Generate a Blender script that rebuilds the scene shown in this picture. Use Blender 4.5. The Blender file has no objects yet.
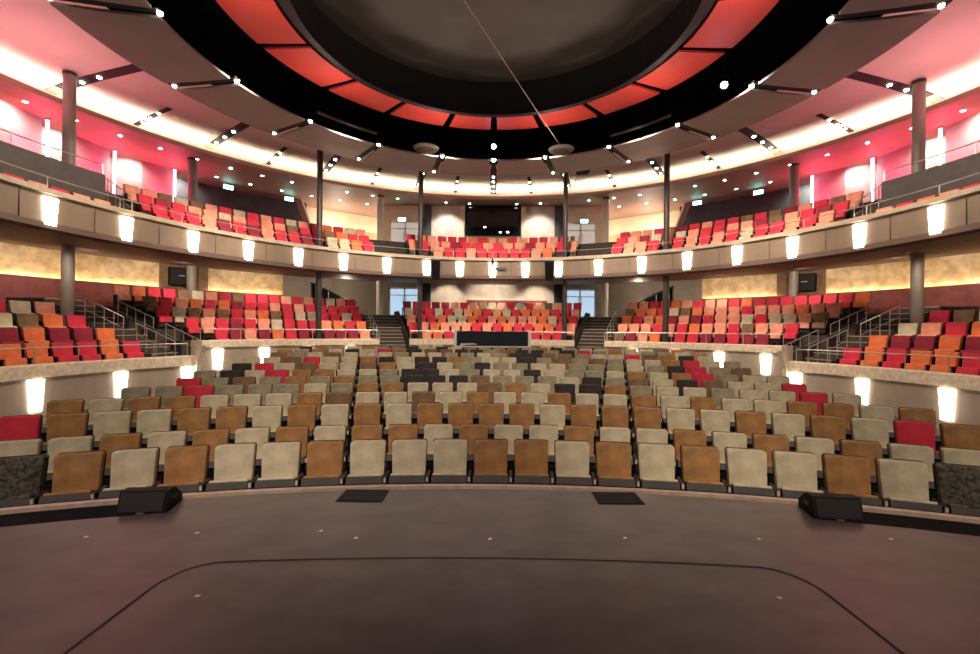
import bpy, math, random
from math import sin, cos, pi, radians as R_, atan2, sqrt, acos, degrees
from mathutils import Vector, Matrix
random.seed(7)
S = bpy.context.scene
COL = S.collection
ZC = 1.67            # eye height above the stage; H values below are heights above the eye
CY = 10.5            # centre of the horseshoe (on the axis)
SY = -8.5            # centre of the stalls row arcs

# ------------------------------------------------------------------ materials
def mat(name, col, rough=.6, metal=0., noise=0., nscale=8., emit=None, estr=0., spec=.5, col2=None, bump=0., detail=4., stretch=None, coat=0.):
    m = bpy.data.materials.new(name); m.use_nodes = True
    nt = m.node_tree; b = nt.nodes['Principled BSDF']
    b.inputs['Roughness'].default_value = rough
    b.inputs['Metallic'].default_value = metal
    b.inputs['Specular IOR Level'].default_value = spec
    if coat: b.inputs['Coat Weight'].default_value = coat
    if noise or col2:
        tc = nt.nodes.new('ShaderNodeTexCoord'); nz = nt.nodes.new('ShaderNodeTexNoise')
        nz.inputs['Scale'].default_value = nscale; nz.inputs['Detail'].default_value = detail
        src = tc.outputs['Object']
        if stretch:
            mp = nt.nodes.new('ShaderNodeMapping'); mp.inputs['Scale'].default_value = stretch
            nt.links.new(src, mp.inputs['Vector']); src = mp.outputs['Vector']
        nt.links.new(src, nz.inputs['Vector'])
        rp = nt.nodes.new('ShaderNodeValToRGB')
        c2 = col2 or tuple(max(0, c*(1-noise)) for c in col)
        c1 = col if col2 else tuple(min(1, c*(1+noise)) for c in col)
        rp.color_ramp.elements[0].color = (*c2, 1); rp.color_ramp.elements[1].color = (*c1, 1)
        rp.color_ramp.elements[0].position = .36; rp.color_ramp.elements[1].position = .64
        nt.links.new(nz.outputs['Fac'], rp.inputs['Fac']); nt.links.new(rp.outputs['Color'], b.inputs['Base Color'])
        if bump:
            bp = nt.nodes.new('ShaderNodeBump'); bp.inputs['Strength'].default_value = bump
            nt.links.new(nz.outputs['Fac'], bp.inputs['Height']); nt.links.new(bp.outputs['Normal'], b.inputs['Normal'])
    else:
        b.inputs['Base Color'].default_value = (*col, 1)
    if emit:
        b.inputs['Emission Color'].default_value = (*emit, 1); b.inputs['Emission Strength'].default_value = estr
    return m

M = {}
M['tan'] = mat('tan_fabric', (.345,.172,.060), .85, noise=.22, nscale=5, bump=.05)
M['beige'] = mat('beige_fabric', (.54,.465,.325), .85, noise=.15, nscale=5, bump=.05)
M['grey'] = mat('grey_green_fabric', (.30,.265,.175), .85, noise=.2, nscale=5, bump=.05)
M['red'] = mat('red_fabric', (.60,.024,.055), .8, noise=.12, nscale=5)
M['orange'] = mat('orange_fabric', (.72,.17,.055), .8, noise=.12, nscale=5)
M['salmon'] = mat('salmon_fabric', (.76,.30,.20), .8, noise=.12, nscale=5)
M['maroon'] = mat('maroon_fabric', (.26,.012,.035), .8, noise=.15, nscale=5)
M['brown'] = mat('brown_fabric', (.20,.115,.06), .85, noise=.2, nscale=5)
M['dark'] = mat('charcoal_fabric', (.030,.023,.024), .85, noise=.3, nscale=5)
M['mottle'] = mat('mottled_fabric', (.13,.115,.085), .9, col2=(.022,.020,.017), nscale=22, bump=.1)
M['black'] = mat('black_paint', (.006,.006,.007), .65, spec=.2)
M['blackmatt'] = mat('black_drape', (.006,.006,.007), .95, spec=.1)
M['shell'] = mat('dark_stained_ply', (.020,.012,.009), .55, noise=.3, nscale=12)
M['arm'] = mat('pale_arm_cap', (.55,.48,.40), .5)
M['stage'] = mat('stage_paint', (.084,.074,.073), .36, spec=.6, col2=(.047,.041,.041), nscale=2.6, detail=9, bump=.03, stretch=(1,1.4,1))
M['groove'] = mat('groove_black', (.012,.010,.010), .8)
M['curb'] = mat('curb_timber', (.50,.37,.28), .5, noise=.12, nscale=10)
M['carpet'] = mat('dark_carpet', (.052,.041,.036), .95, noise=.3, nscale=40)
M['fascia'] = mat('taupe_plaster', (.19,.135,.092), .6, noise=.10, nscale=1.3)
M['fasciajoint'] = mat('fascia_joint', (.10,.072,.052), .6)
M['gallery'] = mat('gallery_brown', (.050,.040,.038), .6, noise=.2, nscale=3)
M['lip'] = mat('brown_lip', (.105,.063,.045), .6, noise=.1, nscale=2)
M['cap'] = mat('pale_cap', (.42,.34,.255), .45, noise=.10, nscale=3)
M['stone'] = mat('travertine_cap', (.66,.55,.42), .4, noise=.16, nscale=9, detail=8)
M['wallgrey'] = mat('taupe_wall', (.30,.24,.185), .6, noise=.07, nscale=2)
M['gold'] = mat('gold_leaf_wall', (.80,.57,.30), .5, col2=(.48,.31,.135), nscale=2.6, detail=8)
M['wainscot'] = mat('red_brown_panel', (.22,.045,.04), .6, noise=.2, nscale=3)
M['darkwall'] = mat('slate_wall', (.045,.050,.055), .6, noise=.2, nscale=2)
M['sidewall'] = mat('grey_side_wall', (.24,.20,.185), .6, noise=.12, nscale=1.5)
M['cream'] = mat('cream_wall', (.75,.62,.43), .6, noise=.05, nscale=2)
M['paper'] = mat('pale_panel_wall', (.60,.52,.43), .6, noise=.12, nscale=2.2, detail=8)
M['cove'] = mat('cove_plaster', (.66,.60,.53), .65, noise=.03, nscale=1)
M['soffit'] = mat('soffit_brown', (.42,.245,.185), .6, noise=.05, nscale=1)
M['panel'] = mat('grey_reflector', (.25,.205,.19), .55, noise=.07, nscale=1.2)
M['redpanel'] = mat('red_reflector', (.60,.040,.026), .6, noise=.05, nscale=1.2)
M['ring'] = mat('plum_ring', (.022,.011,.014), .6, spec=.2)
M['dome'] = mat('dome_brown', (.14,.115,.10), .7, noise=.12, nscale=.8)
M['drum'] = mat('drum_dark', (.012,.010,.010), .8)
M['steel'] = mat('brushed_steel', (.55,.52,.48), .35, metal=.7)
M['column'] = mat('grey_column', (.26,.22,.19), .45, noise=.06, nscale=2)
M['columndark'] = mat('dark_column', (.035,.028,.025), .45)
M['columnpale'] = mat('pale_column', (.72,.64,.52), .5)
M['glass'] = mat('dark_glass', (.012,.016,.022), .06, spec=.8)
M['navy'] = mat('navy_lens', (.02,.018,.09), .2)
M['white'] = mat('white_paint', (.72,.70,.66), .5)
M['sconce'] = mat('sconce_glass', (.9,.9,.9), .4, emit=(1,.87,.68), estr=9)
M['lamp'] = mat('lamp_lens', (.9,.9,.9), .4, emit=(1,.90,.74), estr=30)
M['lampdim'] = mat('lamp_lens_soft', (.9,.9,.9), .4, emit=(1,.86,.66), estr=9)
M['blue'] = mat('blue_lens', (.8,.85,1), .4, emit=(.50,.66,1), estr=60)
M['covew'] = mat('cove_led_warm', (.9,.9,.9), .4, emit=(1,.84,.62), estr=50)
M['covep'] = mat('cove_led_pink', (.9,.9,.9), .4, emit=(1,.62,.54), estr=75)
M['wash'] = mat('wall_wash_led', (.9,.9,.9), .4, emit=(1,.82,.56), estr=26)
M['tube'] = mat('pink_tube', (.9,.5,.8), .4, emit=(1,.50,.64), estr=6)
M['teal'] = mat('exit_panel', (.3,.9,.8), .4, emit=(.22,.95,.82), estr=12)
M['foyer'] = mat('foyer_lightbox', (.9,.9,.9), .4, emit=(1,.86,.62), estr=5)
M['windowwarm'] = mat('foyer_glass_warm_glow', (.45,.42,.38), .2, emit=(1,.9,.78), estr=.35)  # pane glows by itself to imitate the lit foyer behind it
M['slat'] = mat('slatted_timber', (.46,.26,.12), .6, noise=.45, nscale=6, stretch=(6,6,.15))
M['window'] = mat('foyer_glass_glow', (.20,.30,.38), .15, emit=(.45,.62,.8), estr=.9)  # bluish emission in the glass stands in for foyer light beyond

# ------------------------------------------------------------------ mesh builder
class MB:
    def __init__(s): s.v = []; s.f = []; s.m = []; s.mats = []
    def mi(s, m):
        if m not in s.mats: s.mats.append(m)
        return s.mats.index(m)
    def add(s, vs, fs, m, M4=None):
        o = len(s.v); i = s.mi(m)
        s.v += [tuple(M4 @ Vector(p)) for p in vs] if M4 is not None else [tuple(p) for p in vs]
        for f in fs: s.f.append(tuple(k+o for k in f)); s.m.append(i)
        return s
    def box(s, x0, x1, y0, y1, z0, z1, m, M4=None, b=0.):
        if b <= 0:
            vs = [(x,y,z) for z in (z0,z1) for y in (y0,y1) for x in (x0,x1)]
            return s.add(vs, [(0,2,3,1),(4,5,7,6),(0,1,5,4),(2,6,7,3),(0,4,6,2),(1,3,7,5)], m, M4)
        # chamfered box: three rings of faces
        vs = []
        for sx,X in ((-1,x0),(1,x1)):
            for sy,Y in ((-1,y0),(1,y1)):
                for sz,Z in ((-1,z0),(1,z1)):
                    vs += [(X, Y-sy*b, Z-sz*b), (X-sx*b, Y, Z-sz*b), (X-sx*b, Y-sy*b, Z)]
        def k(sx,sy,sz,ax): return ((sx*2+sy)*2+sz)*3+ax
        fs = []
        fs += [(k(0,0,0,0),k(0,0,1,0),k(0,1,1,0),k(0,1,0,0)), (k(1,0,0,0),k(1,1,0,0),k(1,1,1,0),k(1,0,1,0))]
        fs += [(k(0,0,0,1),k(1,0,0,1),k(1,0,1,1),k(0,0,1,1)), (k(0,1,0,1),k(0,1,1,1),k(1,1,1,1),k(1,1,0,1))]
        fs += [(k(0,0,0,2),k(0,1,0,2),k(1,1,0,2),k(1,0,0,2)), (k(0,0,1,2),k(1,0,1,2),k(1,1,1,2),k(0,1,1,2))]
        for a in (0,1):
            for c in (0,1):
                fs += [(k(a,c,0,0),k(a,c,1,0),k(a,c,1,1),k(a,c,0,1)), (k(a,0,c,0),k(a,1,c,0),k(a,1,c,2),k(a,0,c,2)), (k(0,a,c,1),k(1,a,c,1),k(1,a,c,2),k(0,a,c,2))]
                for d in (0,1): fs.append((k(a,c,d,0),k(a,c,d,1),k(a,c,d,2)))
        return s.add(vs, fs, m, M4)
    def rev(s, prof, a0, a1, m, n=None, cy=CY, closed=True, step=2.):
        """profile [(r,z)] swept about the vertical axis at (0,cy) from a0 to a1 degrees"""
        n = n or max(1, int(abs(a1-a0)/step+.5)); P = len(prof); vs = []
        for i in range(n+1):
            a = R_(a0+(a1-a0)*i/n)
            vs += [(r*sin(a), cy+r*cos(a), z) for r,z in prof]
        fs = []
        for i in range(n):
            for j in range(P if closed else P-1):
                k = (j+1) % P; fs.append((i*P+j, i*P+k, (i+1)*P+k, (i+1)*P+j))
        if closed: fs += [tuple(range(P))[::-1], tuple(n*P+j for j in range(P))]
        return s.add(vs, fs, m)
    def cyl(s, c, r, h, m, n=16, r2=None, axis=None, cap=True):
        r2 = r if r2 is None else r2; vs = []
        for i in range(n):
            t = 2*pi*i/n; vs += [(r*cos(t), r*sin(t), 0), (r2*cos(t), r2*sin(t), h)]
        fs = [(2*i, 2*((i+1)%n), 2*((i+1)%n)+1, 2*i+1) for i in range(n)]
        if cap: fs += [tuple(2*i for i in range(n))[::-1], tuple(2*i+1 for i in range(n))]
        T = Matrix.Translation(c)
        if axis is not None: T = T @ Vector((0,0,1)).rotation_difference(Vector(axis)).to_matrix().to_4x4()
        return s.add(vs, fs, m, T)
    def tube(s, pts, r, m, n=6):
        pts = [Vector(p) for p in pts]; vs = []; L = len(pts)
        for i,p in enumerate(pts):
            d = (pts[min(i+1,L-1)]-pts[max(i-1,0)]).normalized()
            u = d.cross(Vector((0,0,1)))
            if u.length < 1e-3: u = Vector((1,0,0))
            u.normalize(); w = d.cross(u)
            vs += [p + r*(cos(2*pi*j/n)*u + sin(2*pi*j/n)*w) for j in range(n)]
        fs = [(i*n+j, i*n+(j+1)%n, (i+1)*n+(j+1)%n, (i+1)*n+j) for i in range(L-1) for j in range(n)]
        fs += [tuple(range(n))[::-1], tuple((L-1)*n+j for j in range(n))]
        return s.add(vs, fs, m)
    def prism(s, poly, d0, d1, m, M4=None):
        """polygon in local XZ, extruded along local Y"""
        n = len(poly); vs = [(x,d0,z) for x,z in poly]+[(x,d1,z) for x,z in poly]
        fs = [tuple(range(n)), tuple(range(n,2*n))[::-1]]+[(i,i+n,(i+1)%n+n,(i+1)%n) for i in range(n)]
        return s.add(vs, fs, m, M4)
    def mesh(s, name, smooth=False):
        me = bpy.data.meshes.new(name); me.from_pydata(s.v, [], s.f)
        for m in s.mats: me.materials.append(M[m])
        me.polygons.foreach_set('material_index', s.m)
        import bmesh
        bm = bmesh.new(); bm.from_mesh(me); bmesh.ops.recalc_face_normals(bm, faces=bm.faces); bm.to_mesh(me); bm.free()
        if smooth:
            me.polygons.foreach_set('use_smooth', [True]*len(me.polygons))
            try: me.set_sharp_from_angle(angle=R_(38))
            except Exception: pass
        me.update(); return me

def link(name, me, parent=None):
    o = bpy.data.objects.new(name, me); COL.objects.link(o)
    if parent: o.parent = parent
    return o
def part(name, mb, parent, smooth=False): return link(name, mb.mesh(name, smooth), parent)
def tag(o, label, cat, group=None, kind=None):
    o['label'] = label; o['category'] = cat
    if group: o['group'] = group
    if kind: o['kind'] = kind
    return o
def thing(name, label, cat, loc=(0,0,0), rz=0., group=None):
    o = link(name, None); o.location = loc; o.rotation_euler = (0,0,rz); o.empty_display_size = .1
    return tag(o, label, cat, group)
def struct(name, mb, smooth=False):
    o = link(name, mb.mesh(name, smooth)); o['kind'] = 'structure'; return o
def dup(root, loc, rz, label, group=None):
    r = root.copy(); COL.objects.link(r); r.location = loc; r.rotation_euler = (0,0,rz); r['label'] = label
    if group: r['group'] = group
    for ch in root.children:
        c = ch.copy(); COL.objects.link(c); c.parent = r
        for g in ch.children:
            d = g.copy(); COL.objects.link(d); d.parent = c
    return r
def P(r, a, H, cy=CY):
    a = R_(a); return Vector((r*sin(a), cy+r*cos(a), ZC+H))
ORD = ['zeroth','first','second','third','fourth','fifth','sixth','seventh','eighth','ninth','tenth','eleventh','twelfth','thirteenth','fourteenth','fifteenth','sixteenth','seventeenth','eighteenth','nineteenth','twentieth']
for t in ('twenty','thirty'):
    ORD += [f'{t}-{ORD[i]}' for i in range(1,10)]
    ORD.append({'twenty':'thirtieth','thirty':'fortieth'}[t])
F = 450.
ROLL = .0095
def px(p):
    d = p[1]; x, y = F*p[0]/d, -F*(p[2]-ZC)/d
    return 492+x*cos(ROLL)-y*sin(ROLL), 330+y*cos(ROLL)+x*sin(ROLL)
def Z(H): return ZC+H
def side(a): return 'left' if a < 0 else 'right'

# ------------------------------------------------------------------ camera
cam = bpy.data.cameras.new('camera'); co = bpy.data.objects.new('camera', cam); COL.objects.link(co)
co.location = (0,0,ZC); co.rotation_euler = (pi/2, -ROLL, 0)
cam.sensor_width = 36; cam.lens = F/980*36; cam.shift_x = -2/980; cam.shift_y = 3/980; cam.clip_start = .05; cam.clip_end = 200
S.camera = co

# ------------------------------------------------------------------ stage
mb = MB()
half = degrees(math.asin(2.98/13.2)); wide = 32
front = [(a, 12.88) for a in [-wide+i*(wide-half)/6 for i in range(7)]] + [(-half+i*2*half/24, 13.22) for i in range(25)] + [(half+i*(wide-half)/6, 12.88) for i in range(7)]
pts = [(r*sin(R_(a)), SY+r*cos(R_(a))) for a,r in front]
pts = [(-7.2,-6.)] + pts + [(7.2,-6.)]
n = len(pts)
mb.add([(x,y,0) for x,y in pts]+[(x,y,-.62) for x,y in pts], [tuple(range(n))]+[(i,(i+1)%n,(i+1)%n+n,i+n) for i in range(n)], 'stage')
struct('stage_floor', mb)
mb = MB(); mb.rev([(12.7,-.62),(13.52,-.62),(13.52,-.035),(12.7,-.035)], -33, 33, 'blackmatt', cy=SY)
struct('trim_stage_ledge', mb)
mb = MB(); mb.rev([(13.30,-.04),(13.37,-.04),(13.37,.004),(13.30,.004)], -33, 33, 'curb', cy=SY)
struct('trim_stage_curb', mb)
# inlaid groove of the stage lift
g = []
for i in range(21): # front, gently bowed, then rounded corners and straight sides
    x = -1.87+3.74*i/20; g.append((x, 3.29-.085*(x/1.87)**2))
def corner(sx):
    return [(sx*(1.87+.29*sin(t)), 3.205-.34+.34*cos(t)) for t in [pi/2*k/6 for k in range(1,7)]]
L = [(-2.16,-.6)] + corner(-1)[::-1] + g + corner(1) + [(2.16,-.6)]
mb = MB()
for (x0,y0),(x1,y1) in zip(L, L[1:]):
    d = Vector((x1-x0,y1-y0)).normalized()*.011; nx,ny = -d.y, d.x
    mb.add([(x0+nx,y0+ny,.0015),(x1+nx,y1+ny,.0015),(x1-nx,y1-ny,.0015),(x0-nx,y0-ny,.0015)], [(0,1,2,3)], 'groove')
struct('trim_stage_lift_joint', mb)
for s in (-1,1):
    t = thing('floor_hatch', f'dark grille let into the stage front, {"left" if s<0 else "right"} of centre', 'floor hatch', (s*1.27,4.50,0), 0, 'grilles in the stage floor')
    mb = MB(); mb.box(-.225,.225,-.165,.165,.0005,.004,'black'); part('frame', mb, t)
    mb = MB()
    for k in range(9): mb.box(-.21,.21,-.15+k*.0345,-.15+k*.0345+.02,.004,.008,'drum')
    part('grating', mb, t)
k = 0
MARKS = [(88,537),(199,533),(323,531),(358,538),(492,539),(627,538),(761,539),(893,539),(200,596),(782,598)]
for X,Y in MARKS:
    k += 1; D = F*ZC/(Y-.0095*(X-492)-330); x = (X-492)/F*D
    m = MB(); m.box(-.014,.014,-.012,.012,.0005,.002,'white'); o = link('tape_mark', m.mesh('tape_mark')); o.location = (x,D,0); o.rotation_euler = (0,0,random.random())
    where = f'{ORD[k]} from the left in the upstage row' if k <= 8 else ('left, inside the inlaid joint' if X<492 else 'right, inside the inlaid joint')
    tag(o, f'small white tape spot on the stage, {where}', 'tape mark', 'white spots on the stage')
# monitors
def wedge(s):
    t = thing('stage_monitor', f'black wedge monitor on the stage edge, {"left" if s<0 else "right"} side', 'loudspeaker', (s*3.19,4.22,-.035), s*-.10, 'wedge monitors'); t.scale = (.80,.80,.80)
    mb = MB(); poly = [(-.17,0),(.17,0),(.17,.12),(.03,.245),(-.10,.245)]
    T = Matrix.Rotation(pi/2,4,'Z')
    mb.prism([(x,z) for x,z in poly], -.262, .262, 'black', T); part('cabinet', mb, t)
    g = MB(); g.prism([(-.178,.03),(-.170,.02),(-.108,.226),(-.118,.226)], -.235, .235, 'drum', T); part('grille', g, t)
    for e in (-1,1): h = MB(); h.box(e*.262-.008,e*.262+.008,-.05,.05,.12,.16,'shell'); part('handle', h, t)
    b = MB(); b.box(-.04,.04,-.182,-.172,.008,.02,'steel'); part('badge', b, t)
for s in (-1,1): wedge(s)

# ------------------------------------------------------------------ stalls floor
ROWH = [-1.44,-1.45,-1.29,-1.22,-1.155,-1.10,-1.03,-.93,-.83,-.745,-.68,-.63,-.585]
mb = MB()
for k,h in enumerate(ROWH):
    r = 14.36+k; z = Z(h-.85)
    r0 = r-.78 if k else 13.45
    r1 = r+.22 if k < 12 else 30.2
    lim = 36 if k < 2 else degrees(math.asin((7.2 if k < 12 else 7.4)/r))
    mb.rev([(r0,-1.3),(r1,-1.3),(r1,z),(r0,z)], -lim, lim, 'carpet', cy=SY)
mb.rev([(15.,-1.3),(25.5,-1.3),(25.5,Z(-2.30)),(15.,Z(-2.30))], -44, 44, 'carpet', cy=SY)
struct('stalls_floor', mb)

# ------------------------------------------------------------------ terrace tiers
NEAR = dict(f0=-1.32, n=6, r0=12.3, dr=.85)
MID = dict(f0=-.90, n=5, r0=12.3, dr=.88)
def aend(r, y): return degrees(acos(min(.999,(y-CY)/r)))
BOT = -.95
def tier(name, f0, nr, r0, dr, lim0, lim1, sgn, m='carpet', rback=17.1):
    mb = MB()
    for k in range(nr):
        rr = r0+dr*k; ra = rr-.62 if k else 11.5; rb = rr+dr-.62 if k < nr-1 else rback
        z = Z(f0+.41*k); a0 = lim0(rr); a1 = lim1(rr)
        mb.rev([(ra,BOT),(rb,BOT),(rb,z),(ra,z)], sgn*a0, sgn*a1, m)
    return struct(name, mb)
for s,nm in ((-1,'left'),(1,'right')):
    tier(f'terrace_steps_{nm}', -1.32, 6, 12.3, .85, lambda r: aend(r,15.0), lambda r: 104, s)
    tier(f'circle_steps_{nm}', -.90, 5, 12.3, .88, lambda r: 27, lambda r: aend(r,16.5), s)
mb = MB()
tier('circle_steps_middle', -.90, 5, 12.3, .88, lambda r: -20, lambda r: 20, 1)
# gangway stairs 20..27 degrees and side stairs along X
for s,nm in ((-1,'left'),(1,'right')):
    mb = MB(); nst = 13
    for k in range(nst):
        z = Z(-1.44+.17*(k+1)); ra = 10.9+.38*k
        mb.rev([(ra,BOT),(17.1 if k==nst-1 else ra+.38,BOT),(17.1 if k==nst-1 else ra+.38,z),(ra,z)], s*20.05, s*26.95, 'carpet')
        mb.rev([(ra-.012,z-.02),(ra+.05,z-.02),(ra+.05,z+.006),(ra-.012,z+.006)], s*20.1, s*26.9, 'cap')
    struct(f'gangway_stairs_{nm}', mb)
    mb = MB()
    for k in range(12):
        x0 = 10.56+.40*k; z = Z(-1.32+.205*k)
        mb.box(min(s*x0,s*16.4), max(s*x0,s*16.4), 15.02, 16.48, z-.3, z, 'carpet')
        mb.box(min(s*x0-.01*s,s*x0+.05*s), max(s*x0-.01*s,s*x0+.05*s), 15.05, 16.45, z-.02, z+.006, 'cap')
    mb.box(min(s*10.56,s*16.4), max(s*10.56,s*16.4), 15.02, 16.48, BOT, Z(-1.32)-.25, 'carpet')
    struct(f'aisle_stairs_{nm}', mb)
# terrace front walls
for s,nm in ((-1,'left'),(1,'right')):
    mb = MB()
    mb.rev([(11.4,BOT),(11.52,BOT),(11.52,Z(-1.30)),(11.4,Z(-1.30))], s*63.7, s*104, 'wallgrey')
    struct(f'wall_terrace_{nm}', mb)
    mb = MB()
    mb.rev([(11.33,Z(-1.31)),(11.60,Z(-1.31)),(11.60,Z(-.97)),(11.36,Z(-.97)),(11.33,Z(-1.0))], s*63.7, s*104, 'stone')
    struct(f'trim_terrace_cap_{nm}', mb)
    mb = MB()
    mb.rev([(11.4,BOT),(11.52,BOT),(11.52,Z(-.70)),(11.4,Z(-.70))], s*27.0, s*63.3, 'wallgrey')
    struct(f'wall_circle_{nm}', mb)
    mb = MB()
    mb.rev([(11.33,Z(-.71)),(11.60,Z(-.71)),(11.60,Z(-.45)),(11.36,Z(-.45)),(11.33,Z(-.48))], s*27.0, s*63.3, 'stone')
    struct(f'trim_circle_cap_{nm}', mb)
    # tapering end fin where the two wall heights meet
    a = 63.6*s
    d = Vector((sin(R_(a)),cos(R_(a)))); q = Vector((cos(R_(a)),-sin(R_(a))))*s*.07
    prof = [(11.62,-.45),(10.98,-.45),(10.95,-.62),(11.25,-1.25),(11.38,-2.3),(11.62,-2.3)]
    v = []
    for e in (-1,1):
        v += [(d.x*r+e*q.x, CY+d.y*r+e*q.y, Z(h)) for r,h in prof]
    nn = len(prof)
    mb = MB(); mb.add(v, [tuple(range(nn)), tuple(range(nn,2*nn))[::-1]]+[(i,(i+1)%nn,(i+1)%nn+nn,i+nn) for i in range(nn)], 'stone')
    struct(f'trim_wall_end_{nm}', mb)
mb = MB(); mb.rev([(11.4,BOT),(11.52,BOT),(11.52,Z(-.72)),(11.4,Z(-.72))], -20, 20, 'wallgrey'); struct('wall_circle_middle', mb)
mb = MB(); mb.rev([(11.33,Z(-.73)),(11.60,Z(-.73)),(11.60,Z(-.45)),(11.33,Z(-.45))], -20, 20, 'stone'); struct('trim_circle_cap_middle', mb)
for s in (-1,1):   # sides of the middle block at the gangway
    mb = MB(); 
    prof = [(11.4,BOT),(16.6,BOT),(16.6,Z(1.0)),(15.2,Z(1.0)),(11.9,Z(-.42)),(11.4,Z(-.42))]
    mb.rev(prof, s*19.75, s*20.04, 'shell', n=1); struct(f'trim_gangway_side_{side(s)}', mb)

# ------------------------------------------------------------------ balcony
mb = MB()
A = 106
mb.rev([(11.42,Z(2.60)),(11.55,Z(2.60)),(11.55,Z(3.36)),(11.40,Z(3.36))], -A, A, 'fascia'); struct('balcony_fascia', mb)
mb = MB()
mb.rev([(11.30,Z(3.36)),(11.66,Z(3.36)),(11.66,Z(3.50)),(11.33,Z(3.50)),(11.30,Z(3.47))], -A, A, 'cap'); struct('trim_balcony_cap', mb)
mb = MB()
mb.rev([(11.36,Z(2.48)),(11.50,Z(2.42)),(17.2,Z(2.78)),(17.2,Z(3.1)),(11.55,Z(2.72)),(11.36,Z(2.62))], -A, A, 'lip'); struct('balcony_soffit', mb)
# fascia panel joints
mb = MB()
for k in range(-11,12):
    a = k*9.3+4.6
    mb.rev([(11.388,Z(2.63)),(11.41,Z(2.63)),(11.41,Z(3.35)),(11.388,Z(3.35))], a-.05, a+.05, 'fasciajoint', n=1)
struct('trim_fascia_joints', mb)
for s,nm in ((-1,'left'),(1,'right'),(0,'middle')):
    mb = MB()
    rng = [(-26.9,26.9)] if s == 0 else [(s*27,s*A)]
    for a0,a1 in rng:
        for k in range(3):
            ra = 11.55 if k == 0 else 12.1+.87*k-.6; rb = 12.1+.87*(k+1)-.6
            mb.rev([(ra,Z(2.75)),(rb,Z(2.75)),(rb,Z(3.25+.45*k)),(ra,Z(3.25+.45*k))], a0, (a1 if s == 0 or k else s*73), 'carpet')
            if s and not k: mb.rev([(ra,Z(2.74)),(12.9,Z(2.74)),(12.9,Z(2.95)),(ra,Z(2.95))], s*73, a1, 'carpet')
        mb.rev([(14.11,Z(3.0)),(21.4,Z(3.0)),(21.4,Z(4.6)),(14.11,Z(4.6))], a0, a1, 'carpet')
    struct(f'balcony_steps_{nm}', mb)
for s,nm in ((-1,'left'),(1,'right')):
    mb = MB(); mb.rev([(12.85,Z(3.3)),(12.97,Z(3.3)),(12.97,Z(4.80)),(12.85,Z(4.80))], s*73, s*A, 'gallery')
    mb.rev([(12.97,Z(3.3)),(14.6,Z(3.3)),(14.6,Z(4.80)),(12.97,Z(4.80))], s*73, s*73.4, 'gallery', n=1)
    struct(f'wall_gallery_{nm}', mb)

# ------------------------------------------------------------------ back walls
for s,nm in ((-1,'left'),(1,'right')):
    mb = MB()
    mb.rev([(17.1,Z(1.6)),(17.25,Z(1.6)),(17.25,Z(2.95)),(17.1,Z(2.95))], s*40, s*A, 'gold'); struct(f'wall_terrace_back_{nm}', mb)
    mb = MB()
    mb.rev([(16.86,BOT),(17.25,BOT),(17.25,Z(1.62)),(16.95,Z(1.62)),(16.95,Z(1.72)),(16.86,Z(1.72))], s*40, s*A, 'wainscot'); struct(f'wall_wainscot_{nm}', mb)
    mb = MB()
    mb.rev([(16.98,Z(1.63)),(17.04,Z(1.63)),(17.04,Z(1.66)),(16.98,Z(1.66))], s*40.5, s*52, 'wash')
    mb.rev([(16.98,Z(1.63)),(17.04,Z(1.63)),(17.04,Z(1.66)),(16.98,Z(1.66))], s*58, s*A, 'wash')
    struct(f'trim_wash_light_{nm}', mb)
    # stair foyer behind the circle, between gold wall and doors
    pl = [(13.1/17.1*0+10.98,23.6),(9.3,26.2),(6.75,27.4)]
    mb = MB()
    for (x0,y0),(x1,y1) in zip(pl, pl[1:]):
        v = [(s*x0,y0,BOT),(s*x1,y1,BOT),(s*x1,y1,Z(2.95)),(s*x0,y0,Z(2.95))]
        v += [(x,y+.15,z) for x,y,z in v]
        mb.add(v, [(0,1,2,3),(7,6,5,4),(0,4,5,1),(2,6,7,3),(0,3,7,4),(1,5,6,2)], 'wallgrey')
    struct(f'wall_stair_{nm}', mb)
# middle back wall (both levels) with door openings at |x| 4.4..6.3
def wallbox(name, x0, x1, h0, h1, m, y0=27.4, y1=27.6):
    mb = MB(); mb.box(x0,x1,y0,y1,Z(h0),Z(h1),m); return struct(name, mb)
wallbox('wall_back_lower', -3.75, 3.75, -2.6, 3.0, 'paper')
wallbox('wall_back_upper', -3.75, 3.75, 3.0, 7.6, 'paper')
for s,nm in ((-1,'left'),(1,'right')):
    x = sorted((s*3.75,s*4.4)); wallbox(f'wall_pier_{nm}', x[0], x[1], -2.6, 7.6, 'darkwall', 27.3)
    x = sorted((s*4.4,s*6.75)); 
    wallbox(f'wall_door_head_{nm}', x[0], x[1], 2.55, 4.6, 'wallgrey')
    wallbox(f'wall_door_transom_{nm}', x[0], x[1], 6.62, 7.6, 'cream')
    wallbox(f'wall_door_foot_{nm}', x[0], x[1], -2.6, .77, 'wallgrey')
    x = sorted((s*6.3,s*6.75))
    wallbox(f'wall_door_jamb_{nm}', x[0], x[1], .77, 2.55, 'wallgrey')
    wallbox(f'wall_door_jamb_upper_{nm}', x[0], x[1], 4.6, 6.62, 'cream')
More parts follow.
